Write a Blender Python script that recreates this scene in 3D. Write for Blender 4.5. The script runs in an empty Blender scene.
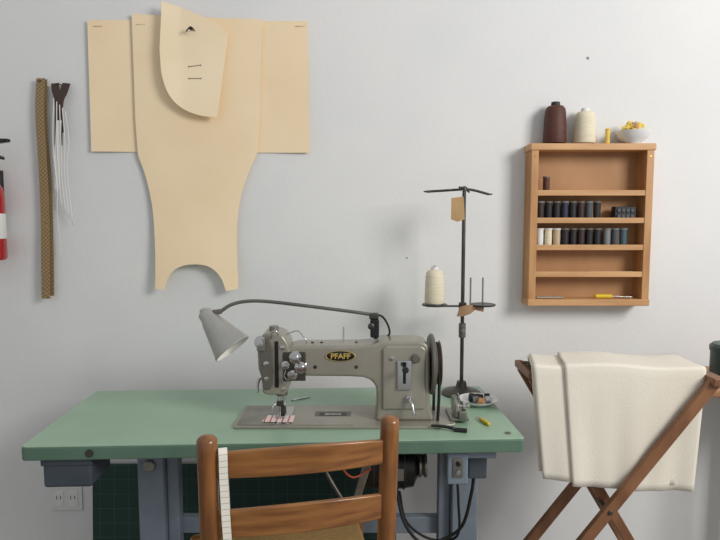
import bpy, bmesh, math, random
from mathutils import Vector, Matrix, Quaternion
random.seed(4)
sc=bpy.context.scene
sc.view_settings.view_transform='Standard'
col=bpy.context.collection

# ---------------------------------------------------------------- materials
def lin(c):
    o=[]
    for v in c[:3]:
        v=v/255
        o.append(v/12.92 if v<=.04045 else ((v+.055)/1.055)**2.4)
    return (*o,1)
def mk(name,c,rough=.5,metal=0,c2=None,scale=8,stretch=(1,1,1),bump=0,bscale=None,detail=4,lo=.35,hi=.65,coat=0,sheen=0):
    m=bpy.data.materials.new(name); m.use_nodes=True
    nt=m.node_tree; b=nt.nodes['Principled BSDF']
    b.inputs['Roughness'].default_value=rough; b.inputs['Metallic'].default_value=metal
    b.inputs['Base Color'].default_value=lin(c)
    if coat: b.inputs['Coat Weight'].default_value=coat
    if sheen: b.inputs['Sheen Weight'].default_value=sheen
    tc=nt.nodes.new('ShaderNodeTexCoord'); mp=nt.nodes.new('ShaderNodeMapping')
    mp.inputs['Scale'].default_value=stretch
    nt.links.new(tc.outputs['Object'],mp.inputs[0])
    n=nt.nodes.new('ShaderNodeTexNoise'); n.inputs['Scale'].default_value=scale; n.inputs['Detail'].default_value=detail
    nt.links.new(mp.outputs[0],n.inputs['Vector'])
    if c2 is not None:
        r=nt.nodes.new('ShaderNodeValToRGB')
        r.color_ramp.elements[0].position=lo; r.color_ramp.elements[1].position=hi
        r.color_ramp.elements[0].color=lin(c); r.color_ramp.elements[1].color=lin(c2)
        nt.links.new(n.outputs['Fac'],r.inputs[0]); nt.links.new(r.outputs[0],b.inputs['Base Color'])
    if bump:
        n2=n
        if bscale:
            n2=nt.nodes.new('ShaderNodeTexNoise'); n2.inputs['Scale'].default_value=bscale; n2.inputs['Detail'].default_value=4
            nt.links.new(mp.outputs[0],n2.inputs['Vector'])
        bp=nt.nodes.new('ShaderNodeBump'); bp.inputs['Strength'].default_value=bump; bp.inputs['Distance'].default_value=.01
        nt.links.new(n2.outputs['Fac'],bp.inputs['Height']); nt.links.new(bp.outputs[0],b.inputs['Normal'])
    return m
M={}
M['wall']=mk('wall_paint',(222,222,221),.75,c2=(229,228,226),scale=2.2,bump=.06,bscale=60)
M['wallw']=mk('side_wall_paint',(222,222,222),.8,c2=(228,228,226),scale=2)
M['floor']=mk('floor_concrete',(120,116,110),.6,c2=(140,136,128),scale=3,bump=.1,bscale=30)
M['paper']=mk('manila_paper',(250,227,190),.75,c2=(246,221,182),scale=5)
M['paper2']=mk('manila_paper_light',(252,232,198),.75,c2=(248,227,190),scale=5)
M['edge']=mk('paper_crease',(205,176,132),.8)
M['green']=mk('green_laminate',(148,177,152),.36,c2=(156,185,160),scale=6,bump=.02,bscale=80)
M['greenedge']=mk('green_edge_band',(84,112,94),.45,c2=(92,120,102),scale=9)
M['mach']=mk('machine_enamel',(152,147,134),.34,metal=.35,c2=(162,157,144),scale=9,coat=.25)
M['machd']=mk('machine_enamel_dark',(108,104,96),.4,metal=.35)  # darker enamel tone for face plate, hand wheel and small parts
M['chrome']=mk('polished_steel',(200,200,198),.18,metal=1)
M['steel']=mk('brushed_steel',(160,158,150),.35,metal=.9,c2=(140,138,130),scale=20)
M['dsteel']=mk('dark_steel',(70,68,64),.4,metal=.7,c2=(90,86,80),scale=20)
M['armst']=mk('lamp_arm_steel',(104,102,98),.4,metal=.6,c2=(120,118,112),scale=20)
M['black']=mk('black_enamel',(20,20,21),.35)
M['rubber']=mk('black_rubber',(22,22,24),.7)
M['brass']=mk('brass',(190,150,80),.3,metal=.9)
M['gold']=mk('gold_print',(205,175,95),.4,metal=.3)
M['shade']=mk('lamp_shade_metal',(168,167,162),.35,metal=.55,c2=(182,181,176),scale=14)
M['white']=mk('lamp_inner_white',(235,232,222),.4)
M['leg']=mk('stand_blue_grey_steel',(118,129,140),.5,metal=.2,c2=(130,141,152),scale=12)
M['drawer']=mk('drawer_grey',(62,70,78),.5,c2=(70,78,86),scale=9)
M['shelfw']=mk('shelf_wood',(172,122,76),.5,c2=(194,146,96),scale=5,stretch=(6,6,1),bump=.05)
M['shelfh']=mk('shelf_wood_horizontal',(188,140,92),.5,c2=(208,162,112),scale=5,stretch=(1,6,8),bump=.05)
M['shelfb']=mk('shelf_back_panel',(162,118,76),.6,c2=(180,134,90),scale=4,stretch=(2,4,1))
M['chairv']=mk('chair_wood_vertical',(112,68,32),.3,c2=(148,96,48),scale=9,stretch=(5,5,.7),bump=.03,coat=.4)
M['chairh']=mk('chair_wood_slat',(120,74,36),.3,c2=(158,106,56),scale=9,stretch=(.7,2,7),bump=.03,coat=.4)
M['rush']=mk('rush_seat',(160,125,70),.8,c2=(185,150,95),scale=60,stretch=(1,8,1),bump=.4)
M['rackw']=mk('rack_wood',(116,76,50),.45,c2=(140,96,64),scale=8,stretch=(3,3,1),bump=.05)
M['canvas']=mk('canvas_cloth',(234,227,212),.9,c2=(228,220,203),scale=4,bump=.12,bscale=220,sheen=.2)
M['webbing']=mk('webbing',(90,75,60),.9)
M['red']=mk('extinguisher_red',(176,24,26),.25,coat=.5)
M['cream']=mk('cream_thread',(232,222,196),.8,c2=(220,208,180),scale=30,stretch=(1,1,14),bump=.15)
M['brownt']=mk('brown_thread',(74,38,28),.6,c2=(92,50,36),scale=30,stretch=(1,1,14),bump=.15)
M['yel']=mk('yellow_thread',(228,196,84),.7,c2=(238,214,120),scale=40)
M['oran']=mk('tan_thread',(196,140,84),.7)
M['blackt']=mk('black_thread',(22,20,24),.6,c2=(36,32,36),scale=40,stretch=(1,1,14))
M['dbrown']=mk('dark_brown_thread',(52,34,32),.6)
M['navy']=mk('navy_thread',(36,42,62),.6)
M['blue']=mk('teal_thread',(60,86,98),.6)
M['grey']=mk('grey_thread',(120,124,126),.6)
M['greyd']=mk('steel_grey_thread',(72,76,80),.6)
M['whitet']=mk('white_thread',(226,224,220),.7)
M['tan']=mk('beige_thread',(190,170,140),.7)
M['flange']=mk('spool_flange_plastic',(112,104,98),.4)
M['china']=mk('white_china',(236,236,234),.15,coat=.5)
M['card']=mk('card_tag',(176,142,98),.8,c2=(186,152,108),scale=20)
M['leather']=mk('leather_scrap',(160,124,92),.7,c2=(176,140,106),scale=30)
M['yplast']=mk('yellow_plastic',(222,190,40),.3)
M['plate']=mk('outlet_plastic',(222,222,218),.4)
M['slot']=mk('outlet_slot',(40,40,40),.5)
M['dgreen']=mk('dark_green_enamel',(58,72,66),.4,c2=(66,80,74),scale=9)
M['sidew']=mk('side_table_wood',(150,108,72),.5,c2=(170,126,88),scale=6,stretch=(1,6,6))
M['sidew2']=mk('side_table_paint',(214,212,206),.6)
M['zip']=mk('zipper_tape_brown',(66,50,44),.7)
M['mark']=mk('pencil_mark',(90,74,60),.8)
M['hole']=mk('nail_hole',(150,148,146),.9)
M['redw']=mk('red_cable',(170,70,40),.5)

def texmat(name,build,rough=.7):
    m=bpy.data.materials.new(name); m.use_nodes=True
    nt=m.node_tree; b=nt.nodes['Principled BSDF']; b.inputs['Roughness'].default_value=rough
    tc=nt.nodes.new('ShaderNodeTexCoord')
    nt.links.new(build(nt,tc),b.inputs['Base Color'])
    return m
def brick(nt,tc,c1,mort,w,h,ms,axes):
    sp=nt.nodes.new('ShaderNodeSeparateXYZ'); cb=nt.nodes.new('ShaderNodeCombineXYZ')
    nt.links.new(tc.outputs['Object'],sp.inputs[0])
    nt.links.new(sp.outputs[axes[0]],cb.inputs[0]); nt.links.new(sp.outputs[axes[1]],cb.inputs[1])
    br=nt.nodes.new('ShaderNodeTexBrick'); br.offset=0
    br.inputs['Color1'].default_value=lin(c1); br.inputs['Color2'].default_value=lin(c1)
    br.inputs['Mortar'].default_value=lin(mort); br.inputs['Scale'].default_value=1
    br.inputs['Mortar Size'].default_value=ms; br.inputs['Mortar Smooth'].default_value=0
    br.inputs['Brick Width'].default_value=w; br.inputs['Row Height'].default_value=h
    nt.links.new(cb.outputs[0],br.inputs['Vector']); return br.outputs['Color']
M['mat']=texmat('cutting_mat_grid',lambda nt,tc:brick(nt,tc,(30,60,52),(58,92,80),.05,.05,.0008,('X','Z')))
M['tape']=texmat('measuring_tape_print',lambda nt,tc:brick(nt,tc,(238,234,220),(178,170,154),.5,.0127,.0006,('X','Z')))
def chk(nt,tc):
    c=nt.nodes.new('ShaderNodeTexChecker'); c.inputs['Scale'].default_value=150
    c.inputs[1].default_value=lin((158,134,96)); c.inputs[2].default_value=lin((122,100,68))
    nt.links.new(tc.outputs['Object'],c.inputs[0]); return c.outputs[0]
M['woven']=texmat('woven_trim',chk)
M['stripe']=texmat('striped_swatch',lambda nt,tc:brick(nt,tc,(238,228,224),(214,110,106),.016,.5,.0022,('X','Y')))

# ---------------------------------------------------------------- helpers
def grp(name,loc=(0,0,0)):
    e=bpy.data.objects.new(name,None); col.objects.link(e); e.location=loc; e.empty_display_size=.05
    return e
def add(name,me,mat,parent=None,smooth=False):
    ob=bpy.data.objects.new(name,me); col.objects.link(ob)
    if mat is not None:
        for mm in (mat if isinstance(mat,(list,tuple)) else [mat]): me.materials.append(mm)
    if smooth:
        for p in me.polygons: p.use_smooth=True
    if parent is not None:
        ob.parent=parent; ob.matrix_parent_inverse=Matrix.Translation(-Vector(parent.location))
    return ob
def bev(ob,w,seg=3,ang=35):
    m=ob.modifiers.new('b','BEVEL'); m.width=w; m.segments=seg; m.limit_method='ANGLE'; m.angle_limit=math.radians(ang)
    for p in ob.data.polygons: p.use_smooth=True
    w2=ob.modifiers.new('wn','WEIGHTED_NORMAL'); w2.keep_sharp=True
    return ob
def box(name,c,s,mat,parent=None,b=0,rz=0,rx=0,ry=0):
    me=bpy.data.meshes.new(name); bm=bmesh.new(); bmesh.ops.create_cube(bm,size=1)
    R=Matrix.Rotation(rz,4,'Z')@Matrix.Rotation(ry,4,'Y')@Matrix.Rotation(rx,4,'X')
    bmesh.ops.transform(bm,verts=bm.verts,matrix=Matrix.Translation(c)@R@Matrix.Diagonal((*s,1)))
    bm.to_mesh(me); bm.free()
    ob=add(name,me,mat,parent)
    if b: bev(ob,b)
    return ob
def lathe(name,prof,o,ax,mat,parent=None,seg=32,mats=None,smooth=True,sc2=(1,1)):
    me=bpy.data.meshes.new(name); bm=bmesh.new()
    q=Vector((0,0,1)).rotation_difference(Vector(ax).normalized())
    rings=[]
    for r,h in prof:
        if r<1e-6: rings.append([bm.verts.new(q@Vector((0,0,h))+Vector(o))])
        else: rings.append([bm.verts.new(q@Vector((r*math.cos(2*math.pi*i/seg)*sc2[0],r*math.sin(2*math.pi*i/seg)*sc2[1],h))+Vector(o)) for i in range(seg)])
    for k,(a,b_) in enumerate(zip(rings,rings[1:])):
        fs=[]
        for i in range(seg):
            j=(i+1)%seg
            if len(a)==1 and len(b_)==1: continue
            if len(a)==1: fs.append(bm.faces.new((a[0],b_[i],b_[j])))
            elif len(b_)==1: fs.append(bm.faces.new((a[i],a[j],b_[0])))
            else: fs.append(bm.faces.new((a[i],a[j],b_[j],b_[i])))
        for f in fs: f.material_index=mats[k] if mats else 0
    bmesh.ops.recalc_face_normals(bm,faces=bm.faces)
    bm.to_mesh(me); bm.free()
    ob=add(name,me,mat,parent,smooth)
    if smooth:
        m=ob.modifiers.new('es','EDGE_SPLIT'); m.split_angle=math.radians(40)
    return ob
def cyl(name,p1,p2,r,mat,parent=None,r2=None,seg=24):
    p1=Vector(p1);p2=Vector(p2); L=(p2-p1).length; r2=r if r2 is None else r2
    c=min(.0015,r*.2,L*.2)
    return lathe(name,[(0,0),(r-c,0),(r,c),(r2,L-c),(r2-c,L),(0,L)],p1,p2-p1,mat,parent,seg)
def catm(pts,n=6):
    P=[Vector(p) for p in pts]
    if len(P)<3: return P
    P=[2*P[0]-P[1]]+P+[2*P[-1]-P[-2]]; out=[]
    for i in range(1,len(P)-2):
        a,b,c,d=P[i-1:i+3]
        for k in range(n):
            t=k/n
            out.append(.5*((2*b)+(c-a)*t+(2*a-5*b+4*c-d)*t*t+(3*b-a-3*c+d)*t**3))
    out.append(P[-2]); return out
def tube(name,pts,r,mat,parent=None,seg=12,n=6,round_end=False):
    P=catm(pts,n) if n>1 else [Vector(p) for p in pts]
    N=len(P)
    if isinstance(r,(list,tuple)):
        R=[]
        for i in range(N):
            t=i/(N-1)*(len(r)-1); k=min(int(t),len(r)-2); R.append(r[k]+(r[k+1]-r[k])*(t-k))
    else: R=[r]*N
    if round_end:
        d0=(P[0]-P[1]).normalized(); d1=(P[-1]-P[-2]).normalized()
        pre=[(P[0]+d0*R[0]*.5*math.sin(a),R[0]*math.cos(a)) for a in (1.35,1.0,.6)]
        post=[(P[-1]+d1*R[-1]*.5*math.sin(a),R[-1]*math.cos(a)) for a in (.6,1.0,1.35)]
        P=[p for p,_ in pre]+P+[p for p,_ in post]; R=[q for _,q in pre]+R+[q for _,q in post]; N=len(P)
    me=bpy.data.meshes.new(name); bm=bmesh.new(); rings=[]
    t0=(P[1]-P[0]).normalized(); up=Vector((0,0,1)) if abs(t0.z)<.9 else Vector((1,0,0))
    nrm=t0.cross(up).normalized()
    for i in range(N):
        t=(P[min(i+1,N-1)]-P[max(i-1,0)]).normalized()
        nrm=(nrm-t*nrm.dot(t)).normalized(); bn=t.cross(nrm)
        rings.append([bm.verts.new(P[i]+(nrm*math.cos(2*math.pi*k/seg)+bn*math.sin(2*math.pi*k/seg))*R[i]) for k in range(seg)])
    for a,b in zip(rings,rings[1:]):
        for k in range(seg): bm.faces.new((a[k],a[(k+1)%seg],b[(k+1)%seg],b[k]))
    bm.faces.new(rings[0][::-1]); bm.faces.new(rings[-1])
    bmesh.ops.recalc_face_normals(bm,faces=bm.faces)
    bm.to_mesh(me); bm.free()
    return add(name,me,mat,parent,True)
def prism(name,pts,y0,y1,mat,parent=None,b=0,seg=3,ang=35):
    me=bpy.data.meshes.new(name); bm=bmesh.new()
    a=[bm.verts.new((x,y0,z)) for x,z in pts]; c=[bm.verts.new((x,y1,z)) for x,z in pts]
    bm.faces.new(a); bm.faces.new(c[::-1]); n=len(pts)
    for i in range(n): bm.faces.new((a[i],c[i],c[(i+1)%n],a[(i+1)%n]))
    bmesh.ops.recalc_face_normals(bm,faces=bm.faces)
    bm.to_mesh(me); bm.free(); ob=add(name,me,mat,parent)
    if b: bev(ob,b,seg,ang)
    return ob
def slab(name,pts,z0,z1,mat,parent=None,b=0):
    me=bpy.data.meshes.new(name); bm=bmesh.new()
    a=[bm.verts.new((x,y,z0)) for x,y in pts]; c=[bm.verts.new((x,y,z1)) for x,y in pts]
    bm.faces.new(a); bm.faces.new(c[::-1]); n=len(pts)
    for i in range(n): bm.faces.new((a[i],c[i],c[(i+1)%n],a[(i+1)%n]))
    bmesh.ops.recalc_face_normals(bm,faces=bm.faces)
    bm.to_mesh(me); bm.free(); ob=add(name,me,mat,parent)
    if b: bev(ob,b)
    return ob
def sheet(name,poly,yf,mat,parent=None,th=.0012,step=.02):
    """thin sheet cut to an XZ outline, bent by yf(x,z)."""
    me=bpy.data.meshes.new(name); bm=bmesh.new()
    pp=[]
    for p in poly:
        if not pp or (Vector(p)-Vector(pp[-1])).length>.0015: pp.append(p)
    vs=[bm.verts.new((p[0],0,p[1])) for p in pp]; f=bm.faces.new(vs); f.normal_update()
    bmesh.ops.triangulate(bm,faces=[f],ngon_method='EAR_CLIP')
    x0=min(p[0] for p in poly);x1=max(p[0] for p in poly);z0=min(p[1] for p in poly);z1=max(p[1] for p in poly)
    z=z0+step
    while z<z1-1e-4:
        bmesh.ops.bisect_plane(bm,geom=bm.verts[:]+bm.edges[:]+bm.faces[:],dist=1e-6,plane_co=(0,0,z),plane_no=(0,0,1)); z+=step
    x=x0+step
    while x<x1-1e-4:
        bmesh.ops.bisect_plane(bm,geom=bm.verts[:]+bm.edges[:]+bm.faces[:],dist=1e-6,plane_co=(x,0,0),plane_no=(1,0,0)); x+=step
    for v in bm.verts: v.co.y=yf(v.co.x,v.co.z)
    bmesh.ops.recalc_face_normals(bm,faces=bm.faces)
    bm.to_mesh(me); bm.free(); ob=add(name,me,mat,parent,True)
    m=ob.modifiers.new('s','SOLIDIFY'); m.thickness=th; m.offset=0
    m=ob.modifiers.new('es','EDGE_SPLIT'); m.split_angle=math.radians(40)
    return ob
def ribbon(name,pts,w,wd,mat,parent=None,th=.001,n=6):
    P=catm(pts,n); wd=Vector(wd).normalized()
    me=bpy.data.meshes.new(name); bm=bmesh.new()
    rows=[(bm.verts.new(p-wd*w/2),bm.verts.new(p+wd*w/2)) for p in P]
    for a,b in zip(rows,rows[1:]): bm.faces.new((a[0],a[1],b[1],b[0]))
    bm.to_mesh(me); bm.free(); ob=add(name,me,mat,parent,True)
    m=ob.modifiers.new('s','SOLIDIFY'); m.thickness=th; m.offset=0
    m=ob.modifiers.new('es','EDGE_SPLIT'); m.split_angle=math.radians(40)
    return ob
def text(name,s,loc,size,mat,parent,rot=(math.pi/2,0,0),ext=.0006):
    cu=bpy.data.curves.new(name,'FONT'); cu.body=s; cu.size=size; cu.extrude=ext; cu.align_x='CENTER'; cu.align_y='CENTER'
    cu.offset=size*.025
    ob=bpy.data.objects.new(name,cu); col.objects.link(ob); cu.materials.append(mat)
    ob.parent=parent; ob.matrix_parent_inverse=Matrix.Translation(-Vector(parent.location))
    ob.location=loc; ob.rotation_euler=rot; return ob

WY=2.03   # back wall plane
# ---------------------------------------------------------------- room
box('wall_back',(0,WY+.06,1.4),(5.2,.12,2.8),M['wall'])
box('wall_left',(-2.56,.3,1.4),(.12,3.46,2.8),M['wallw'])
box('floor',(0,.3,-.05),(5.2,3.6,.1),M['floor'])
box('baseboard_back',(0,WY-.007,.04),(5.0,.014,.08),M['wallw'],b=.003)
g=grp('nail_holes_in_wall',(.751,WY,1.827))
lathe('hole_1',[(0,0),(.005,0),(.0035,.0012),(0,.0012)],(.751,WY-.0005,1.827),(0,-1,0),M['hole'],g)
lathe('hole_2',[(0,0),(.003,0),(.002,.001),(0,.001)],(.159,WY-.0005,1.167),(0,-1,0),M['hole'],g)

# ---------------------------------------------------------------- manila pattern
g=grp('manila_sewing_pattern',(-.54,2.015,1.9))
side=[(-.889,1.944),(-.751,1.948),(-.53,1.944),(-.321,1.944),(-.171,1.942),(-.167,1.518),(-.892,1.522)]
sheet('side_panels',side,lambda x,z:2.0265-.008*max(0,abs(x+.53)-.22)/.14,M['paper'],g)
right=[(-.339,1.521),(-.373,1.445),(-.398,1.369),(-.410,1.279),(-.411,1.178),(-.407,1.066)]
arch=[(-.447,1.059),(-.467,1.107),(-.507,1.141),(-.567,1.147),(-.615,1.132),(-.642,1.100),(-.653,1.063)]
left=[(-.684,1.066),(-.685,1.195),(-.692,1.329),(-.712,1.435),(-.737,1.511)]
def c2(p,n=5): return [(v.x,v.y) for v in catm([(a,b,0) for a,b in p],n)]
poly=[(-.32,1.946),(-.331,1.625)]+c2(right)+c2(arch)+c2(left)+[(-.742,1.625),(-.743,1.965),(-.636,1.957)]
def yb(x,z):
    t=max(0,min(1,(1.5-z)/.44)); return 2.017-.022*t*t-.008*t*math.cos((x+.55)*9)
sheet('body_piece',poly,yb,M['paper'],g)
sp=[(-.646,1.845),(-.641,1.766),(-.620,1.702),(-.582,1.660),(-.524,1.635),(-.465,1.628)]
poly=[(-.635,1.995)]+c2(sp)+[(-.450,1.734)]+c2([(-.427,1.895),(-.47,1.932),(-.53,1.958),(-.585,1.980)])
def ys(x,z): return 1.998-.012*max(0,(1.8-z)/.2)-.01*max(0,(-x-.58)/.06)
sheet('collar_piece',poly,ys,M['paper2'],g,step=.015)
lathe('nail_head',[(0,0),(.006,0),(.006,.002),(0,.003)],(-.54,1.976,1.905),(0,-1,0),M['dsteel'],g,16)
cyl('nail_shank',(-.54,1.976,1.905),(-.54,2.0295,1.905),.0015,M['dsteel'],g)
tube('nail_hook',[(-.556,1.978,1.897),(-.548,1.972,1.903),(-.54,1.97,1.908),(-.532,1.972,1.903),(-.528,1.975,1.896)],.0022,M['dsteel'],g,8)
for i,(xa,za,xb,zb) in enumerate([(-.556,1.791,-.516,1.796),(-.556,1.753,-.516,1.753)]):
    tube('slit_mark_%d'%(i+1),[(xa,ys(xa,za)-.001,za),(xb,ys(xb,zb)-.001,zb)],.0011,M['mark'],g,6,1)
    for j,(xx,zz) in enumerate(((xa,za),(xb,zb))):
        tube('tick_mark_%d%d'%(i,j),[(xx,ys(xx,zz)-.001,zz-.003),(xx,ys(xx,zz)-.001,zz+.003)],.0008,M['mark'],g,6,1)
for i,(x,z) in enumerate([(-.87,1.925),(-.21,1.925)]):
    tube('pencil_note_%d'%i,[(x,2.0175,z),(x+.03,2.0175,z+.001)],.0009,M['edge'],g,6,1)
tube('pencil_note_2',[(-.73,2.0158,1.93),(-.70,2.0158,1.931)],.0007,M['edge'],g,6,1)

# ---------------------------------------------------------------- hanging strap and zippers
g=grp('woven_trim_strap',(-1.046,2.01,1.754))
ribbon('strap',[(-1.046,2.012,1.758),(-1.052,2.008,1.65),(-1.050,2.008,1.5),(-1.049,2.008,1.33),(-1.052,2.004,1.18),(-1.055,2.0,1.032)],.028,(1,.05,0),M['woven'],g)
ribbon('strap_under_layer',[(-1.042,2.02,1.756),(-1.046,2.018,1.6),(-1.041,2.018,1.4),(-1.043,2.016,1.2),(-1.046,2.012,1.04)],.026,(1,0,0),M['woven'],g)
cyl('nail',(-1.046,2.0295,1.748),(-1.046,2.0,1.748),.002,M['dsteel'],g)
g=grp('hanging_zippers',(-.983,2.01,1.735))
ribbon('zipper_tape_1',[(-1.0,2.012,1.742),(-.995,2.005,1.715),(-.985,2.0,1.68),(-.985,2.0,1.58)],.026,(1,0,.1),M['zip'],g)
ribbon('zipper_tape_2',[(-.962,2.012,1.742),(-.970,2.004,1.71),(-.982,1.998,1.67),(-.990,1.998,1.54)],.026,(1,0,-.1),M['zip'],g)
for i in range(5):
    x=-.998+.009*i
    tube('white_cord_%d'%i,[(x,1.996,1.69-.01*i),(x+.004*(i-2),1.994,1.55),(x-.004,1.998,1.42+.01*i),(x-.006+.003*i,2.004,1.36-.02*i)],.0016,M['whitet'],g,6)
ribbon('white_zipper',[(-.985,1.997,1.62),(-.995,1.997,1.5),(-1.0,2.0,1.40)],.018,(1,0,0),M['whitet'],g)
tube('loose_thread',[(-1.0,2.0,1.40),(-1.005,2.0,1.30),(-1.0,2.004,1.195),(-1.012,2.004,1.17)],.001,M['whitet'],g,6)
cyl('nail',(-.983,2.0295,1.738),(-.983,1.995,1.738),.002,M['dsteel'],g)

# ---------------------------------------------------------------- fire extinguisher
ex,ey=-1.213,1.955
g=grp('fire_extinguisher',(ex,ey,1.17))
lathe('cylinder_body',[(0,0),(.05,0),(.055,.006),(.055,.21),(.05,.235),(.035,.255),(.02,.265),(.018,.285),(0,.285)],(ex,ey,1.165),(0,0,1),M['red'],g)
lathe('label_band',[(.0553,.07),(.0557,.071),(.0557,.15),(.0553,.151)],(ex,ey,1.165),(0,0,1),M['whitet'],g)
cyl('valve',(ex,ey,1.44),(ex,ey,1.51),.017,M['brass'],g)
prism('squeeze_lever',[(ex-.02,1.525),(ex+.05,1.540),(ex+.086,1.545),(ex+.086,1.555),(ex+.03,1.556),(ex-.02,1.54)],ey-.01,ey+.01,M['black'],g,.003)
prism('carry_handle',[(ex-.02,1.495),(ex+.05,1.492),(ex+.065,1.488),(ex+.065,1.498),(ex+.04,1.508),(ex-.02,1.512)],ey-.01,ey+.01,M['black'],g,.003)
tube('hose',[(ex-.015,ey,1.50),(ex-.06,ey-.01,1.48),(ex-.075,ey-.01,1.38),(ex-.07,ey,1.25)],.009,M['rubber'],g)
box('wall_bracket',(ex,2.019,1.36),(.04,.02,.2),M['black'],g,.003)

# ---------------------------------------------------------------- wall thread shelf
x0,x1,z0,z1,yf=.552,.948,1.014,1.541,1.955
g=grp('wooden_thread_shelf',((x0+x1)/2,1.99,1.28))
box('side_left',(x0+.012,(yf+WY)/2,(z0+z1)/2),(.024,WY-yf,z1-z0-.024),M['shelfw'],g,.002)
box('side_right',(x1-.012,(yf+WY)/2,(z0+z1)/2),(.024,WY-yf,z1-z0-.024),M['shelfw'],g,.002)
box('top_board',((x0+x1)/2,(yf+WY)/2-.002,z1-.011),(x1-x0+.008,WY-yf+.003,.022),M['shelfh'],g,.003)
box('bottom_board',((x0+x1)/2,(yf+WY)/2-.002,z0+.011),(x1-x0+.004,WY-yf+.003,.022),M['shelfh'],g,.003)
box('back_panel',((x0+x1)/2,WY-.005,(z0+z1)/2),(x1-x0-.04,.008,z1-z0-.03),M['shelfb'],g)
SH=[1.385,1.296,1.208,1.120]
for i,z in enumerate(SH):
    box('shelf_board_%d'%i,((x0+x1)/2,1.992,z-.006),(x1-x0-.046,.066,.010),M['shelfh'],g)
    box('shelf_lip_%d'%i,((x0+x1)/2,yf+.006,z-.002),(x1-x0-.046,.008,.018),M['shelfh'],g,.0015)
for i,(x,z) in enumerate([(x0+.012,1.5),(x0+.012,1.03),(x1-.012,1.03),(x1-.012,1.5)]):
    lathe('screw_%d'%i,[(0,0),(.004,0),(.003,.001),(0,.001)],(x,yf,z),(0,-1,0),M['brass'],g,12)

def spool(name,x,y,z,h,r,m,parent,fl=None):
    fl=fl or M['flange']
    return lathe(name,[(0,0),(r,0),(r,.004),(r*.86,.005),(r*.90,h*.5),(r*.86,h-.005),(r,h-.004),(r,h),(r*.35,h),(r*.35,h-.003),(0,h-.003)],
        (x,y,z),(0,0,1),[m,fl],parent,20,mats=[1,1,1,0,0,1,1,1,1,1])
g=grp('thread_spools',(.742,1.985,1.3))
for i,(px,m) in enumerate(zip([.594,.6205,.647,.6735,.700,.7265,.753,.7795],['dbrown','blackt','blackt','navy','blackt','dbrown','greyd','blackt'])):
    spool('upper_row_spool_%d'%i,px-.001,1.982,SH[1],.060,.0131,M[m],g,M['grey'] if i%3==0 else None)
for i,(px,m) in enumerate(zip([.594,.622,.6495,.677,.7035,.730,.7565,.783,.815,.842,.869],['whitet','cream','tan','blackt','blackt','dbrown','blackt','blackt','grey','greyd','blue'])):
    spool('lower_row_spool_%d'%i,px-.001,1.982,SH[2],.060,.0131,M[m],g,M['whitet'] if i<3 else (M['grey'] if i>7 else None))
spool('single_brown_spool',.610,1.982,SH[0],.052,.012,M['brownt'],g)
g=grp('pin_box',(.868,1.98,SH[1]))
box('case',(.868,1.985,SH[1]+.0215),(.070,.03,.043),M['blackt'],g,.003)
for i in range(8):
    cyl('bobbin_%d'%i,(.846+.0145*(i%4),1.9695,SH[1]+.012+.019*(i//4)),(.846+.0145*(i%4),1.966,SH[1]+.012+.019*(i//4)),.0062,M['greyd'],g)
g=grp('knitting_needle',(.80,1.975,SH[3]+.010))
cyl('shaft',(.76,1.975,SH[3]+.0035),(.90,1.975,SH[3]+.0035),.003,M['cream'],g)
g=grp('small_screwdriver',(.80,1.975,z0+.03))
cyl('handle',(.78,1.978,z0+.0295),(.835,1.974,z0+.0295),.007,M['yplast'],g)
cyl('blade',(.835,1.974,z0+.0295),(.90,1.97,z0+.0275),.0025,M['chrome'],g)
g=grp('glass_rod',(.6,1.975,z0+.03))
cyl('rod',(.585,1.975,z0+.0255),(.675,1.978,z0+.0255),.003,M['steel'],g)

def cone(name,x,y,z,r,h,m,inner):
    gg=grp(name,(x,y,z))
    lathe('thread_body',[(r*.55,.004),(r*.95,.004),(r,.010),(r*.98,h*.35),(r*.90,h*.74),(r*.84,h*.84),(r*.66,h*.9),(r*.42,h*.915)],(x,y,z),(0,0,1),m,gg,36)
    lathe('core',[(0,0),(r*.7,0),(r*.66,.006),(r*.40,h*.9),(r*.36,h),(r*.26,h),(r*.26,h-.01),(0,h-.01)],(x,y,z),(0,0,1),inner,gg,24)
    return gg
cone('brown_thread_cone',.636,1.99,z1,.037,.136,M['brownt'],M['dbrown'])
cone('cream_thread_cone',.733,1.99,z1,.035,.116,M['cream'],M['whitet'])
g=grp('yellow_thread_tube',(.803,1.985,z1)); spool('tube',.807,1.985,z1,.050,.0085,M['yel'],g,M['yplast'])
g=grp('china_bowl_of_threads',(.885,1.985,z1))
lathe('bowl',[(0,.004),(.022,0),(.024,.004),(.046,.018),(.056,.040),(.053,.040),(.044,.021),(.02,.009),(0,.009)],(.885,1.975,z1),(0,0,1),M['china'],g,40)
cols=['yel','yel','oran','yel','tan','yel','cream','oran','yel','yel','cream','oran','yel','yel','oran','yel','tan','yel']
for i in range(18):
    a=i*2.4; rr=.006+.030*((i%4)/3); hh=.032+.030*(1-rr/.04)
    p=Vector((.885+rr*math.cos(a),1.975+rr*.7*math.sin(a),z1+hh))
    d=Vector((math.cos(a*1.7),math.sin(a*2.1)*.6,.45*math.sin(a*3))).normalized()*.018
    cyl('thread_tube_%d'%i,p-d,p+d,.010,M[cols[i]],g,.007,14)

# ---------------------------------------------------------------- outlet
g=grp('wall_outlet',(-1.029,WY,.323))
box('face_plate',(-1.029,WY-.003,.323),(.112,.006,.086),M['plate'],g,.002)
for i,dx in enumerate((-.025,.025)):
    box('socket_%d'%i,(-1.029+dx,WY-.0065,.323),(.034,.003,.05),M['wallw'],g,.001)
    for j,ddx in enumerate((-.007,.007)):
        box('slot_%d%d'%(i,j),(-1.029+dx+ddx,WY-.0085,.328),(.002,.001,.012),M['slot'],g)

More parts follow.
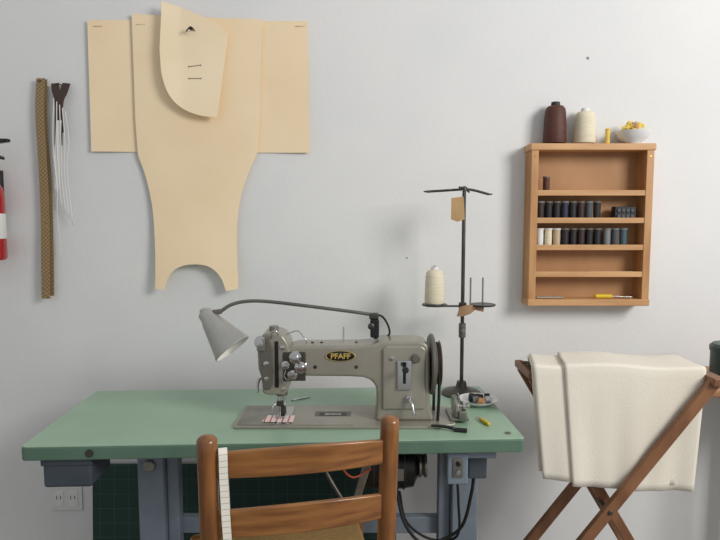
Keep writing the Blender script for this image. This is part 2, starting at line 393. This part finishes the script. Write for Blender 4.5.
# ---------------------------------------------------------------- cutting mat leaning on the wall
g=grp('green_cutting_mat',(-.4,1.98,0))
box('mat_board',(-.40,1.995,.2275),(1.05,.004,.454),M['mat'],g,rx=math.radians(-4))

# ---------------------------------------------------------------- sewing table
g=grp('green_sewing_table',(-.209,1.676,.75))
ang=math.radians(2.6); tc_=Vector((-.2145,1.674))
def tp(u,v):
    return (tc_.x+u*math.cos(ang)-v*math.sin(ang), tc_.y+u*math.sin(ang)+v*math.cos(ang))
def rrect(hu,hv,r,n=6):
    out=[]
    for cx,cy,a0 in ((hu-r,hv-r,0),(-hu+r,hv-r,90),(-hu+r,-hv+r,180),(hu-r,-hv+r,270)):
        for k in range(n+1):
            a=math.radians(a0+90*k/n); out.append(tp(cx+r*math.cos(a),cy+r*math.sin(a)))
    return out
slab('laminate_top',rrect(.619,.236,.012),.7465,.75,M['green'],g,.001)
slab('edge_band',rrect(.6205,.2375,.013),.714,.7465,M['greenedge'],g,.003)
lathe('edge_badge',[(0,0),(.010,0),(.010,.002),(0,.0025)],(*tp(-.455,-.2375),.731),(0,-1,0),M['dsteel'],g,20)
box('drawer_body',(*tp(-.518,-.155),.675),(.118,.13,.076),M['drawer'],g,.008,rz=ang)
box('drawer_lip',(*tp(-.518,-.218),.703),(.124,.012,.018),M['drawer'],g,.003,rz=ang)
for s,xl in (('left',-.598),('right',.300)):
    k=1 if s=='left' else -1
    box(s+'_leg_post',(xl,1.68,.37),(.075,.05,.66),M['leg'],g,.006)
    box(s+'_leg_inner_channel',(xl+k*.055,1.70,.40),(.035,.04,.60),M['leg'],g,.005)
    box(s+'_top_bracket',(xl,1.68,.700),(.10,.38,.026),M['leg'],g,.004)
    box(s+'_base_plate',(xl+k*.03,1.68,.03),(.13,.09,.03),M['leg'],g,.004)
    box(s+'_foot',(xl+k*.065,1.66,.025),(.05,.50,.05),M['leg'],g,.008)
    cyl(s+'_leg_bolt',(xl,1.656,.60),(xl,1.645,.60),.016,M['steel'],g)
box('cross_rail',(-.15,1.72,.395),(.86,.03,.05),M['leg'],g,.004)
box('treadle_bar',(-.15,1.66,.12),(.78,.03,.03),M['leg'],g,.004)
box('treadle_pedal',(-.08,1.60,.145),(.34,.24,.015),M['dsteel'],g,.006,rx=math.radians(8))
box('switch_box',(.250,1.52,.662),(.054,.07,.085),M['leg'],g,.005)
box('switch_plate',(.250,1.4835,.665),(.026,.004,.050),M['steel'],g,.002)
cyl('switch_button_1',(.250,1.482,.677),(.250,1.476,.677),.006,M['black'],g)
cyl('switch_button_2',(.250,1.482,.655),(.250,1.476,.655),.006,M['grey'],g)
box('junction_box',(.31,1.56,.66),(.05,.06,.09),M['drawer'],g,.005)
lathe('motor_body',[(0,0),(.05,0),(.062,.012),(.065,.03),(.065,.12),(.060,.15),(.03,.165),(0,.165)],(0.0,1.66,.60),(1,0,0),M['black'],g)
for i in range(6):
    lathe('motor_fin_%d'%i,[(.064,0),(.068,.001),(.068,.005),(.064,.006)],(.035+.017*i,1.66,.60),(1,0,0),M['dsteel'],g)
box('motor_hanger',(.08,1.66,.69),(.12,.08,.05),M['dsteel'],g,.006)
lathe('motor_pulley',[(0,0),(.035,0),(.035,.006),(.027,.011),(.035,.016),(.035,.022),(0,.022)],(.167,1.66,.60),(1,0,0),M['steel'],g)
box('motor_label',(.09,1.592,.60),(.06,.004,.035),M['steel'],g,.001)
box('clutch_lever',(.01,1.585,.60),(.02,.03,.13),M['steel'],g,.004,ry=.3)
tube('motor_cable',[(.10,1.60,.56),(.12,1.56,.48),(.17,1.56,.42),(.23,1.6,.41),(.28,1.58,.46),(.30,1.56,.56),(.305,1.55,.63)],.0045,M['rubber'],g)
tube('power_cable',[(.11,1.62,.54),(.13,1.60,.46),(.20,1.62,.40),(.27,1.60,.42),(.262,1.54,.55),(.255,1.53,.63)],.0035,M['rubber'],g)
tube('red_wire',[(-.03,1.55,.71),(-.05,1.53,.66),(-.02,1.53,.62),(.03,1.56,.63)],.003,M['redw'],g,8)
tube('knee_lever',[(-.10,1.55,.71),(-.10,1.53,.66),(-.05,1.50,.58),(-.02,1.49,.55)],.006,M['dsteel'],g)
box('under_table_oil_pan',(-.06,1.62,.697),(.46,.19,.03),M['dsteel'],g,.008)

# ---------------------------------------------------------------- sewing machine
mg=grp('industrial_sewing_machine',(-.04,1.62,.75))
g=mg
ZT=.7505
slab('bed_plate',[(-.332,1.53),(.20,1.53),(.255,1.555),(.255,1.70),(.20,1.712),(-.332,1.712)],ZT,.7575,M['mach'],g,.002)
box('slide_plate_left',(-.275,1.62,.7582),(.10,.16,.0018),M['steel'],g,.0006)
box('needle_plate',(-.205,1.62,.7584),(.034,.15,.0022),M['chrome'],g,.0006)
box('slide_plate_right',(-.10,1.62,.7582),(.165,.16,.0018),M['mach'],g,.0006)
box('bed_recess',(-.075,1.628,.7594),(.10,.040,.001),M['machd'],g,.0004)
box('maker_plate',(-.075,1.625,.7602),(.075,.022,.001),M['black'],g,.0004)
text('maker_plate_text','SEWING',(-.075,1.62,.7609),.012,M['whitet'],g,(0,0,0),.0001)
arm=[(-.20,.880),(-.20,.952),(-.17,.961),(.0,.962),(.035,.966),(.060,.975),(.158,.975),(.178,.968),(.187,.950),(.188,.88),(.188,.80),(.198,.766),(.198,.757),(.040,.757),(.044,.775),(.046,.82),(.043,.850),(.030,.868),(.008,.876),(-.03,.878)]
prism('arm_and_pillar',arm,1.575,1.668,M['mach'],g,.014,4,25)
prism('pillar_front_cover',[(.060,.79),(.060,.955),(.070,.963),(.165,.963),(.175,.953),(.175,.79)],1.568,1.58,M['mach'],g,.005)
head=[(-.262,.835),(-.262,.87),(-.272,.90),(-.274,.955),(-.268,.982),(-.255,.996),(-.225,.998),(-.205,.990),(-.192,.970),(-.186,.945),(-.186,.870),(-.192,.842),(-.204,.828),(-.250,.828)]
prism('head_casing',head,1.572,1.672,M['mach'],g,.011,4,25)
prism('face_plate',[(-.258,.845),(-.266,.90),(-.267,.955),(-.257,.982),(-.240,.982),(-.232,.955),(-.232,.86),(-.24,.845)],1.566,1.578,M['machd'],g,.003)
prism('face_plate_slot',[(-.227,.85),(-.227,.975),(-.217,.975),(-.217,.85)],1.5695,1.578,M['black'],g,.001)
box('thread_guide_block',(-.262,1.565,.965),(.022,.012,.03),M['steel'],g,.003)
lathe('tension_dial_top',[(0,0),(.015,0),(.015,.004),(.007,.006),(.007,.016),(.012,.018),(.012,.024),(0,.025)],(-.265,1.572,.975),(0,-1,0),M['chrome'],g)
for i,(x,z,r) in enumerate([(-.206,.958,.007),(-.204,.845,.006),(-.249,.915,.008),(-.249,.875,.006)]):
    lathe('cover_screw_%d'%i,[(0,0),(r,0),(r,.003),(r*.7,.004),(0,.004)],(x,1.567 if x<-.23 else 1.573,z),(0,-1,0),M['chrome'],g,16)
for i,(x,z,r) in enumerate([(-.172,.932,.015),(-.158,.905,.015),(-.180,.885,.012),(-.198,.912,.010)]):
    lathe('tension_disc_%d'%i,[(0,0),(r,0),(r*1.15,.004),(r*.9,.007),(r*1.1,.010),(r*.55,.013),(r*.5,.022),(r*.75,.024),(r*.75,.03),(0,.031)],(x,1.577,z),(0,-1,0),M['chrome'],g,24)
box('tension_bracket',(-.175,1.571,.907),(.060,.005,.078),M['dsteel'],g,.003)
tube('check_spring',[(-.18,1.56,.885),(-.19,1.555,.875),(-.2,1.555,.885),(-.196,1.555,.90)],.0015,M['chrome'],g,6)
tube('take_up_lever',[(-.236,1.566,.985),(-.232,1.556,1.0),(-.222,1.553,1.006),(-.214,1.556,.996)],.0028,M['chrome'],g,8)
tube('presser_lift_lever',[(-.266,1.62,.865),(-.276,1.61,.860),(-.279,1.60,.845),(-.277,1.59,.832)],.004,M['chrome'],g,8)
cyl('head_top_cap',(-.235,1.62,.995),(-.235,1.62,1.008),.013,M['steel'],g)
cyl('needle_bar',(-.222,1.612,.79),(-.222,1.612,.835),.0048,M['chrome'],g)
cyl('presser_bar',(-.208,1.612,.778),(-.208,1.612,.835),.0052,M['chrome'],g)
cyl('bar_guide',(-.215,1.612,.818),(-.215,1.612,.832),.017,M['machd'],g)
box('needle_clamp',(-.221,1.61,.795),(.014,.016,.014),M['dsteel'],g,.002)
cyl('needle',(-.222,1.612,.758),(-.222,1.612,.79),.0012,M['chrome'],g)
box('presser_foot_shank',(-.210,1.610,.776),(.014,.018,.026),M['dsteel'],g,.003)
box('presser_foot',(-.213,1.604,.7645),(.022,.045,.006),M['chrome'],g,.002)
tube('needle_guard',[(-.23,1.60,.80),(-.238,1.59,.785),(-.236,1.588,.768)],.0018,M['chrome'],g,6)
lathe('badge_plate',[(0,0),(.0135,0),(.0135,.003),(.0125,.0038),(0,.0038)],(-.052,1.5755,.935),(0,-1,0),M['black'],g,40,sc2=(2.9,1))
lathe('badge_rim',[(.0130,.003),(.0136,.0042),(.0142,.003)],(-.052,1.5755,.935),(0,-1,0),M['gold'],g,40,sc2=(2.85,1))
text('badge_lettering','PFAFF',(-.052,1.5712,.9345),.0205,M['gold'],g)
box('stitch_length_plate',(.118,1.565,.885),(.040,.006,.080),M['chrome'],g,.003)
box('stitch_length_slot',(.118,1.5612,.892),(.008,.003,.058),M['black'],g,.001)
cyl('stitch_lever',(.118,1.566,.90),(.118,1.530,.908),.004,M['chrome'],g)
lathe('stitch_lever_knob',[(0,0),(.008,.001),(.009,.006),(.007,.012),(0,.013)],(.118,1.534,.907),(0,-1,.2),M['black'],g,16)
lathe('pillar_dial',[(0,0),(.012,0),(.012,.006),(.009,.009),(0,.009)],(.148,1.568,.93),(0,-1,0),M['machd'],g)
lathe('pillar_screw',[(0,0),(.006,0),(.006,.003),(0,.004)],(.085,1.568,.93),(0,-1,0),M['chrome'],g)
lathe('reverse_lever_pivot',[(0,0),(.009,0),(.009,.008),(0,.009)],(.130,1.568,.822),(0,-1,0),M['chrome'],g)
tube('reverse_lever',[(.130,1.556,.822),(.138,1.548,.808),(.142,1.54,.785)],.004,M['chrome'],g)
for i,x in enumerate((-.13,-.105,-.01,.03)):
    lathe('arm_oil_cap_%d'%i,[(0,0),(.004,0),(.004,.003),(0,.004)],(x,1.62,.961),(0,0,1),M['dsteel'],g,12)
cyl('thread_pin',(-.045,1.62,.955),(-.045,1.62,1.005),.0022,M['chrome'],g)
tube('top_thread_hook',[(-.20,1.62,.985),(-.17,1.615,.995),(-.15,1.61,.975),(-.145,1.61,.962)],.0018,M['chrome'],g,6)
for i,x in enumerate((-.12,-.01)):
    lathe('arm_screw_%d'%i,[(0,0),(.005,0),(.005,.002),(0,.003)],(x,1.576,.905),(0,-1,0),M['dsteel'],g,12)
hx=.189
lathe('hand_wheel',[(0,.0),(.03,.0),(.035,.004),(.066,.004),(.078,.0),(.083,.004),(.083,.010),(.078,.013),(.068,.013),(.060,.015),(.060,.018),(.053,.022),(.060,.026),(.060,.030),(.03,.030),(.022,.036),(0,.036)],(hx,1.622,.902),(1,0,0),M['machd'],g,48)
lathe('hand_wheel_brass_ring',[(.0605,0),(.0645,.002),(.0605,.004)],(hx+.027,1.622,.902),(1,0,0),M['brass'],g,48)
cyl('wheel_shaft',(.18,1.622,.902),(.195,1.622,.902),.02,M['steel'],g)
for i,yy in enumerate((1.622-.056,1.622+.056)):
    tube('belt_run_%d'%i,[(hx+.022,yy,.902),(hx+.022,yy+(.004 if i==0 else -.004),.82),(hx+.020,yy+(.012 if i==0 else -.012),.752)],.0042,M['rubber'],g,8)
tube('belt_top',[(hx+.022,1.622+.056*math.cos(a),.902+.056*math.sin(a)) for a in [k*math.pi/8 for k in range(9)]],.0042,M['rubber'],g,8)
wg=grp('bobbin_winder',(.255,1.62,.752))
box('base',(.268,1.62,.7610),(.05,.10,.007),M['steel'],wg,.002)
box('frame',(.262,1.60,.783),(.012,.05,.038),M['mach'],wg,.004)
cyl('winder_wheel',(.256,1.63,.79),(.268,1.63,.79),.022,M['steel'],wg)
cyl('winder_spindle',(.262,1.585,.795),(.298,1.585,.795),.004,M['chrome'],wg)
cyl('bobbin',(.276,1.585,.795),(.286,1.585,.795),.011,M['chrome'],wg)
tube('winder_thread_guide',[(.275,1.65,.76),(.28,1.652,.79),(.275,1.65,.812)],.002,M['chrome'],wg,8)
box('tension_block',(.275,1.575,.775),(.022,.02,.022),M['steel'],wg,.003)

# ---------------------------------------------------------------- lamp on the machine
lg=grp('machine_lamp',(.04,1.62,.975))
box('clamp_block',(.040,1.62,1.002),(.024,.026,.05),M['black'],lg,.004)
cyl('clamp_post',(.043,1.62,.972),(.043,1.62,1.03),.006,M['black'],lg)
lathe('clamp_knob',[(0,0),(.009,0),(.009,.008),(.006,.010),(0,.010)],(.03,1.606,1.01),(0,-1,0),M['dsteel'],lg,16)
box('arm_swivel',(.038,1.62,1.035),(.026,.016,.018),M['dsteel'],lg,.004)
tube('lamp_arm',[(.04,1.62,1.038),(-.01,1.617,1.046),(-.08,1.612,1.056),(-.16,1.606,1.067),(-.25,1.60,1.078),(-.305,1.596,1.079),(-.345,1.593,1.070),(-.372,1.590,1.053)],.0048,M['armst'],lg,12)
A=Vector((-.418,1.592,1.051)); ax=Vector((.078,-.022,-.094)).normalized()
lathe('shade',[(.010,-.004),(.017,0),(.020,.004),(.022,.022),(.024,.026),(.026,.030),(.050,.118),(.0525,.122),(.0525,.127),(.0505,.127),(.0485,.119),(.024,.032),(.0,.028)],A,ax,[M['shade'],M['white']],lg,40,mats=[0,0,0,0,0,0,0,0,0,1,1,1])
lathe('shade_cap',[(0,-.010),(.008,-.009),(.010,-.004),(.010,-.003)],A,ax,M['shade'],lg,24)
lathe('bulb',[(0,.030),(.012,.034),(.013,.06),(.024,.085),(.026,.098),(.018,.112),(0,.118)],A,ax,M['china'],lg,24)
cyl('shade_joint',A+ax*.018+Vector((.012,0,.012)),(-.370,1.590,1.053),.007,M['armst'],lg)
tube('lamp_cord',[(.045,1.62,1.04),(.062,1.624,1.032),(.076,1.63,1.01),(.082,1.64,.985),(.075,1.66,.968)],.0028,M['rubber'],lg,8)

# ---------------------------------------------------------------- thread stand
sx,sy=.319,1.85
g=grp('thread_cone_stand',(sx,sy,.75))
lathe('base',[(0,0),(.060,0),(.062,.004),(.055,.010),(.030,.014),(.018,.022),(.014,.040),(0,.040)],(sx,sy,.7505),(0,0,1),M['dsteel'],g,40)
cyl('pole',(sx,sy,.76),(sx,sy,1.385),.0058,M['dsteel'],g)
cyl('pole_collar',(sx,sy,.93),(sx,sy,.975),.011,M['machd'],g)
cyl('collar_knob',(sx,sy,.955),(sx-.0,sy-.03,.955),.006,M['steel'],g)
cyl('tray_collar',(sx,sy,1.01),(sx,sy,1.04),.012,M['dsteel'],g)
zt=1.033
box('tray_arm',(sx-.012,sy,zt-.004),(.20,.014,.005),M['dsteel'],g,.001)
for i,dx in enumerate((-.088,.062)):
    lathe('cone_tray_%d'%i,[(0,0),(.038,0),(.040,.003),(.038,.005),(0,.003)],(sx+dx,sy-.004,zt-.002),(0,0,1),M['dsteel'],g,32)
for i,dx in enumerate((.024,.062)):
    cyl('tray_pin_%d'%i,(sx+dx,sy,zt),(sx+dx,sy,zt+.085),.0026,M['steel'],g)
cyl('cone_pin',(sx-.088,sy,zt),(sx-.088,sy,zt+.122),.0026,M['steel'],g)
tube('top_bar',[(sx-.115,sy,1.382),(sx-.05,sy,1.386),(sx,sy,1.389),(sx+.03,sy,1.386),(sx+.075,sy,1.374)],.004,M['dsteel'],g,10)
for i,(dx,z) in enumerate([(-.115,1.382),(-.05,1.387),(.03,1.385),(.075,1.374)]):
    tube('guide_eyelet_%d'%i,[(sx+dx+.008*math.cos(a),sy-.006+.008*math.sin(a),z) for a in [k*math.pi/4 for k in range(9)]],.0022,M['dsteel'],g,8,3)
tube('cross_hook',[(sx-.02,sy-.03,1.394),(sx,sy,1.392),(sx+.02,sy+.03,1.382)],.003,M['dsteel'],g,8)
lathe('pole_finial',[(0,0),(.009,0),(.009,.012),(0,.016)],(sx,sy,1.384),(0,0,1),M['dsteel'],g,16)
cone('cream_thread_cone',sx-.088,sy-.004,zt+.0025,.031,.117,M['cream'],M['whitet'])
tg=grp('card_tag',(.298,1.835,1.36))
sheet('card',[(.278,1.362),(.315,1.367),(.319,1.298),(.297,1.290),(.277,1.298)],lambda x,z:1.838-.004*math.sin((1.36-z)*30),M['card'],tg,step=.01)
tube('string',[(.302,1.838,1.36),(.307,1.842,1.378),(.315,1.845,1.389)],.001,M['whitet'],tg,6)
sg=grp('leather_scrap',(sx+.03,1.835,1.03))
sheet('leather',[(sx-.012,1.028),(sx+.01,1.036),(sx+.065,1.034),(sx+.062,1.012),(sx+.035,1.020),(sx+.02,1.008),(sx+.0,1.0),(sx-.02,.998)],lambda x,z:1.832-.006*math.sin(x*60),M['leather'],sg,step=.008)

# ---------------------------------------------------------------- items on table
dx_,dy_=.350,1.745
dg=grp('china_dish_of_bobbins',(dx_,dy_,.7505))
lathe('dish',[(0,.003),(.03,0),(.032,.003),(.052,.010),(.058,.017),(.055,.017),(.048,.012),(.028,.007),(0,.006)],(dx_,dy_,.7505),(0,0,1),M['china'],dg,40)
for i in range(9):
    a=i*2.4; r=.008+.024*((i%3)/2)
    p=Vector((dx_+r*math.cos(a),dy_+r*math.sin(a),.7505+.019))
    d=Vector((math.cos(a*1.3),math.sin(a*1.3),.2*math.sin(a)))*.008
    cyl('bobbin_%d'%i,p-d,p+d,.0095,M[['blackt','dbrown','oran','dsteel','blackt','chrome','dbrown','grey','blackt'][i]],dg,seg=16)
bg=grp('black_lint_brush',(.23,1.53,.755))
tube('handle',[(.185,1.525,.762),(.215,1.522,.761),(.245,1.515,.757)],[.003,.004,.0045],M['black'],bg)
box('bristles',(.260,1.511,.755),(.034,.014,.008),M['rubber'],bg,.002,rz=-.25)
yg=grp('yellow_seam_ripper',(.335,1.58,.755))
tube('handle',[(.328,1.60,.7555),(.336,1.575,.7555),(.343,1.552,.7555)],[.004,.0055,.004],M['yplast'],yg)
cyl('tip',(.328,1.60,.7555),(.322,1.618,.754),.0015,M['chrome'],yg)
pg=grp('striped_fabric_swatch',(-.226,1.60,.76))
slab('cloth',[(-.262,1.56),(-.178,1.556),(-.176,1.60),(-.18,1.61),(-.255,1.612)],.7600,.7606,M['stripe'],pg)
kg=grp('steel_tweezers',(-.2,1.8,.752))
tube('arm_1',[(-.21,1.775,.7525),(-.18,1.79,.7530),(-.155,1.81,.7525)],.002,M['chrome'],kg,6)
tube('arm_2',[(-.21,1.785,.7525),(-.18,1.798,.7530),(-.155,1.812,.7525)],.002,M['chrome'],kg,6)
kg=grp('small_metal_washer',(.385,1.50,.7505))
lathe('ring',[(.004,0),(.008,0),(.008,.002),(.004,.002),(.004,0)],(.380,1.50,.7505),(0,0,1),M['steel'],kg,16)

# ---------------------------------------------------------------- ladder-back chair
g=grp('ladder_back_chair',(-.12,1.4,0))
Lt,Ls,Lf=Vector((-.302,1.15,.864)),Vector((-.306,1.185,.45)),Vector((-.304,1.17,.0))
Rt,Rs,Rf=Vector((.064,1.25,.870)),Vector((.056,1.295,.45)),Vector((.056,1.28,.0))
def post(nm,a,b,c):
    m1=a.lerp(b,.5); m2=b.lerp(c,.5)
    return tube(nm,[a,m1,b,m2,c],[.0205,.0205,.020,.019,.017],M['chairv'],g,16,8,True)
post('back_post_left',Lt,Ls,Lf+Vector((0,0,.009))); post('back_post_right',Rt,Rs,Rf+Vector((0,0,.009)))
def onpost(a,b,z):
    t=(a.z-z)/(a.z-b.z); return a.lerp(b,t)
fw=Vector((-.264,.964,0))
def slat(nm,zt,zb,arch):
    me=bpy.data.meshes.new(nm); bm=bmesh.new(); N=20; rows=[]
    for i in range(N+1):
        t=i/N; bow=-.028*(1-(2*t-1)**2)
        row=[]
        tilt=-.010*t
        zz=[zb+tilt+ .004*arch*(1-(2*t-1)**2), zt+tilt+.012*arch*(1-(2*t-1)**2)]
        for off in (-.006,.006):
            for z in zz:
                a=onpost(Lt,Ls,z); b=onpost(Rt,Rs,z); p=a.lerp(b,t)+fw*(bow+off); p.z=z; row.append(bm.verts.new(p))
        rows.append(row)
    for a,b in zip(rows,rows[1:]):
        for q in ((0,1),(1,3),(3,2),(2,0)): bm.faces.new((a[q[0]],a[q[1]],b[q[1]],b[q[0]]))
    for r in (rows[0],rows[-1]): bm.faces.new((r[0],r[1],r[3],r[2]))
    bmesh.ops.recalc_face_normals(bm,faces=bm.faces); bm.to_mesh(me); bm.free()
    bev(add(nm,me,M['chairh'],g),.004,3,40)
slat('slat_top',.838,.784,1); slat('slat_middle',.712,.655,1); slat('slat_lower',.585,.53,1)
FL=Ls+fw*.36+Vector((-.03,-.01,0)); FR=Rs+fw*.36+Vector((.03,.01,0))
for nm,p in (('front_leg_left',FL),('front_leg_right',FR)):
    tube(nm,[Vector((p.x,p.y,.455)),Vector((p.x,p.y,.2)),Vector((p.x,p.y,.009))],[.019,.019,.015],M['chairv'],g,16,6,True)
me=bpy.data.meshes.new('seat'); bm=bmesh.new()
c4=[Ls,Rs,FR,FL]
lo=[bm.verts.new((p.x,p.y,.425)) for p in c4]; hi=[bm.verts.new((p.x,p.y,.452)) for p in c4]
bm.faces.new(lo); bm.faces.new(hi[::-1])
for i in range(4): bm.faces.new((lo[i],hi[i],hi[(i+1)%4],lo[(i+1)%4]))
bmesh.ops.recalc_face_normals(bm,faces=bm.faces); bm.to_mesh(me); bm.free(); bev(add('rush_seat',me,M['rush'],g),.01)
def rung(nm,a,b,z): cyl(nm,(a.x,a.y,z),(b.x,b.y,z),.009,M['chairh'],g)
for i,z in enumerate((.16,.29)):
    rung('rung_left_%d'%i,Lf.lerp(Ls,z/.45),FL,z); rung('rung_right_%d'%i,Rf.lerp(Rs,z/.45),FR,z); rung('rung_front_%d'%i,FL,FR,z+.03)
rung('rung_back',Lf.lerp(Ls,.4),Rf.lerp(Rs,.4),.2)
g=grp('measuring_tape',(-.268,1.16,.85))
def tpnt(dz,off,dx=0):
    t=.078; a=onpost(Lt,Ls,dz); b=onpost(Rt,Rs,dz); p=a.lerp(b,t)+fw*(off-.008); p.z=dz; p.x+=dx; return p
ribbon('tape',[tpnt(.70,.024,.004),tpnt(.78,.018,.002),tpnt(.832,.0145),tpnt(.8465,.004),tpnt(.8465,-.004),tpnt(.834,-.0115),tpnt(.78,-.013),tpnt(.70,-.016,.002),tpnt(.60,-.020,.006),tpnt(.50,-.03,.010)],.017,(.96,.27,0),M['tape'],g,.0008)

# ---------------------------------------------------------------- folding rack with canvas
g=grp('folding_wooden_rack',(.68,1.66,0))
xr,xl,zr=.945,.472,.865
cz=.51; cx=.674
def bar(nm,a,b,w,d,mat):
    a=Vector(a);b=Vector(b); dv=b-a; L=dv.length
    me=bpy.data.meshes.new(nm); bm=bmesh.new(); bmesh.ops.create_cube(bm,size=1)
    z=dv.normalized(); y=Vector((0,1,0)); y=(y-z*y.dot(z)).normalized() if abs(z.y)<.9 else Vector((0,0,1)); x=y.cross(z)
    Mx=Matrix(((x.x*w,y.x*d,z.x*L,(a.x+b.x)/2),(x.y*w,y.y*d,z.y*L,(a.y+b.y)/2),(x.z*w,y.z*d,z.z*L,(a.z+b.z)/2),(0,0,0,1)))
    bmesh.ops.transform(bm,verts=bm.verts,matrix=Mx); bmesh.ops.recalc_face_normals(bm,faces=bm.faces)
    bm.to_mesh(me); bm.free(); return bev(add(nm,me,mat,g),.003)
yA0,yB0,yB1,yA1=1.565,1.612,1.745,1.77
def legA(nm,y): bar(nm,(xr-.004,y,zr),(cx-(cz-.008)*.757+.004,y,.012),.030,.02,M['rackw'])
def legB(nm,y): bar(nm,(xl+.006,y,zr-.004),(cx+(cz)*.62,y,.012),.028,.02,M['rackw'])
legA('outer_leg_front',yA0); legA('outer_leg_back',yA1); legB('inner_leg_front',yB0+.012); legB('inner_leg_back',yB1)
bar('rail_right',(xr,yA0-.025,zr+.006),(xr,yA1+.02,zr+.006),.034,.022,M['rackw'])
bar('rail_left',(xl,yB0-.004,zr+.006),(xl,yB1+.015,zr+.006),.022,.020,M['rackw'])
bar('stretcher_low_1',(.38,yA0,.13),(.38,yA1,.13),.022,.018,M['rackw'])
bar('stretcher_low_2',(.92,yB0,.11),(.92,yB1,.11),.022,.018,M['rackw'])
cyl('pivot_bolt_front',(cx,yA0-.014,cz),(cx,yB0+.026,cz),.006,M['dsteel'],g)
cyl('pivot_bolt_back',(cx,yB1-.014,cz),(cx,yA1+.014,cz),.006,M['dsteel'],g)
for i,y in enumerate((1.64,1.68,1.72)):
    ribbon('webbing_strap_%d'%i,[(xl,y,zr+.018),(.6,y,zr+.010),(.8,y,zr+.010),(xr,y,zr+.019)],.03,(0,1,0),M['webbing'],g,.002)
cg=grp('folded_canvas_cloth',(.69,1.66,.88))
def cloth(nm,xt0,xt1,xb0,xb1,zb0,zb1,yo,ztop0,ztop1,backz,seed):
    me=bpy.data.meshes.new(nm); bm=bmesh.new(); NX=44
    rows=[]
    for i in range(NX+1):
        s=i/NX; zt=ztop0+(ztop1-ztop0)*s+.003*math.sin(s*9+seed); zb=zb0+(zb1-zb0)*s-.005*math.sin(s*math.pi)
        prof=[]
        NF=16
        for k in range(NF+1):
            t=k/NF
            z=zb+(zt-.008-zb)*t
            rip=(1-t)*.007*math.sin(s*11+seed)+.003*math.sin(s*27+seed*2)*(1-t)
            prof.append((t,yo+rip*.7,z))
        r=.008
        for a in (30,60,90): 
            prof.append((1,yo+r-r*math.cos(math.radians(a)),zt-r+r*math.sin(math.radians(a))))
        yb=1.738-(yo-1.59)
        for q in (.25,.5,.75): prof.append((1,yo+r+(yb-2*r-yo)*q,zt-.003*math.sin(q*math.pi)))
        for a in (90,60,30,0):
            prof.append((1,yb-r+r*math.cos(math.radians(a)),zt-r+r*math.sin(math.radians(a))))
        for q in range(1,7): prof.append((1-q/6,yb,zt-r+(backz-zt)*q/6))
        row=[]
        for t,y,z in prof:
            x=(xb0+(xt0-xb0)*t)*(1-s)+(xb1+(xt1-xb1)*t)*s
            x+=(y-1.59)*.20*(1-s)
            row.append(bm.verts.new((x,y,z)))
        rows.append(row)
    for a,b in zip(rows,rows[1:]):
        for k in range(len(a)-1): bm.faces.new((a[k],a[k+1],b[k+1],b[k]))
    bmesh.ops.recalc_face_normals(bm,faces=bm.faces); bm.to_mesh(me); bm.free()
    ob=add(nm,me,M['canvas'],cg,True); m=ob.modifiers.new('s','SOLIDIFY'); m.thickness=.003; m.offset=0
cloth('canvas_under_layer',.463,.928,.492,.905,.605,.575,1.6010,.899,.889,.74,1)
cloth('canvas_middle_layer',.468,.930,.502,.908,.588,.570,1.5935,.905,.893,.72,3)
cloth('canvas_top_layer',.552,.932,.582,.912,.572,.556,1.5862,.911,.897,.70,5)

# ---------------------------------------------------------------- side table at right edge
g=grp('painted_side_table',(1.28,1.84,0))
box('wood_top',(1.30,1.86,.790),(.54,.28,.024),M['sidew'],g,.004)
box('apron',(1.36,1.86,.740),(.36,.24,.076),M['sidew2'],g,.003)
for i,(x,y) in enumerate([(1.275,1.765),(1.515,1.765),(1.275,1.965),(1.515,1.965)]):
    box('leg_%d'%i,(x,y,.375),(.045,.045,.75),M['sidew2'],g,.004)
g=grp('enamel_storage_canister',(1.14,1.80,.802))
lathe('can',[(0,0),(.055,0),(.057,.004),(.057,.092),(.060,.094),(.060,.108),(.052,.116),(.012,.118),(.012,.126),(.008,.130),(0,.130)],(1.138,1.81,.802),(0,0,1),M['dgreen'],g,40)

# ---------------------------------------------------------------- light
w=bpy.data.worlds.new('World'); sc.world=w; w.use_nodes=True
bg_=w.node_tree.nodes['Background']; bg_.inputs[0].default_value=(.94,.965,1,1); bg_.inputs[1].default_value=.50
def area(name,loc,target,sx_,sy_,e,c):
    l=bpy.data.lights.new(name,'AREA'); l.shape='RECTANGLE'; l.size=sx_; l.size_y=sy_; l.energy=e; l.color=c
    o=bpy.data.objects.new(name,l); col.objects.link(o); o.location=loc
    o.rotation_euler=(Vector(target)-Vector(loc)).to_track_quat('-Z','Y').to_euler()
area('window_daylight',(2.4,-.3,2.45),(-.2,2.0,1.2),1.1,1.1,72,(1,.98,.95))

cam=bpy.data.cameras.new('camera'); co=bpy.data.objects.new('camera',cam); col.objects.link(co)
co.location=(0,0,1.3); co.rotation_euler=(math.radians(90-4.9),0,0); cam.lens=30; cam.sensor_width=36; cam.clip_start=.05
sc.camera=co
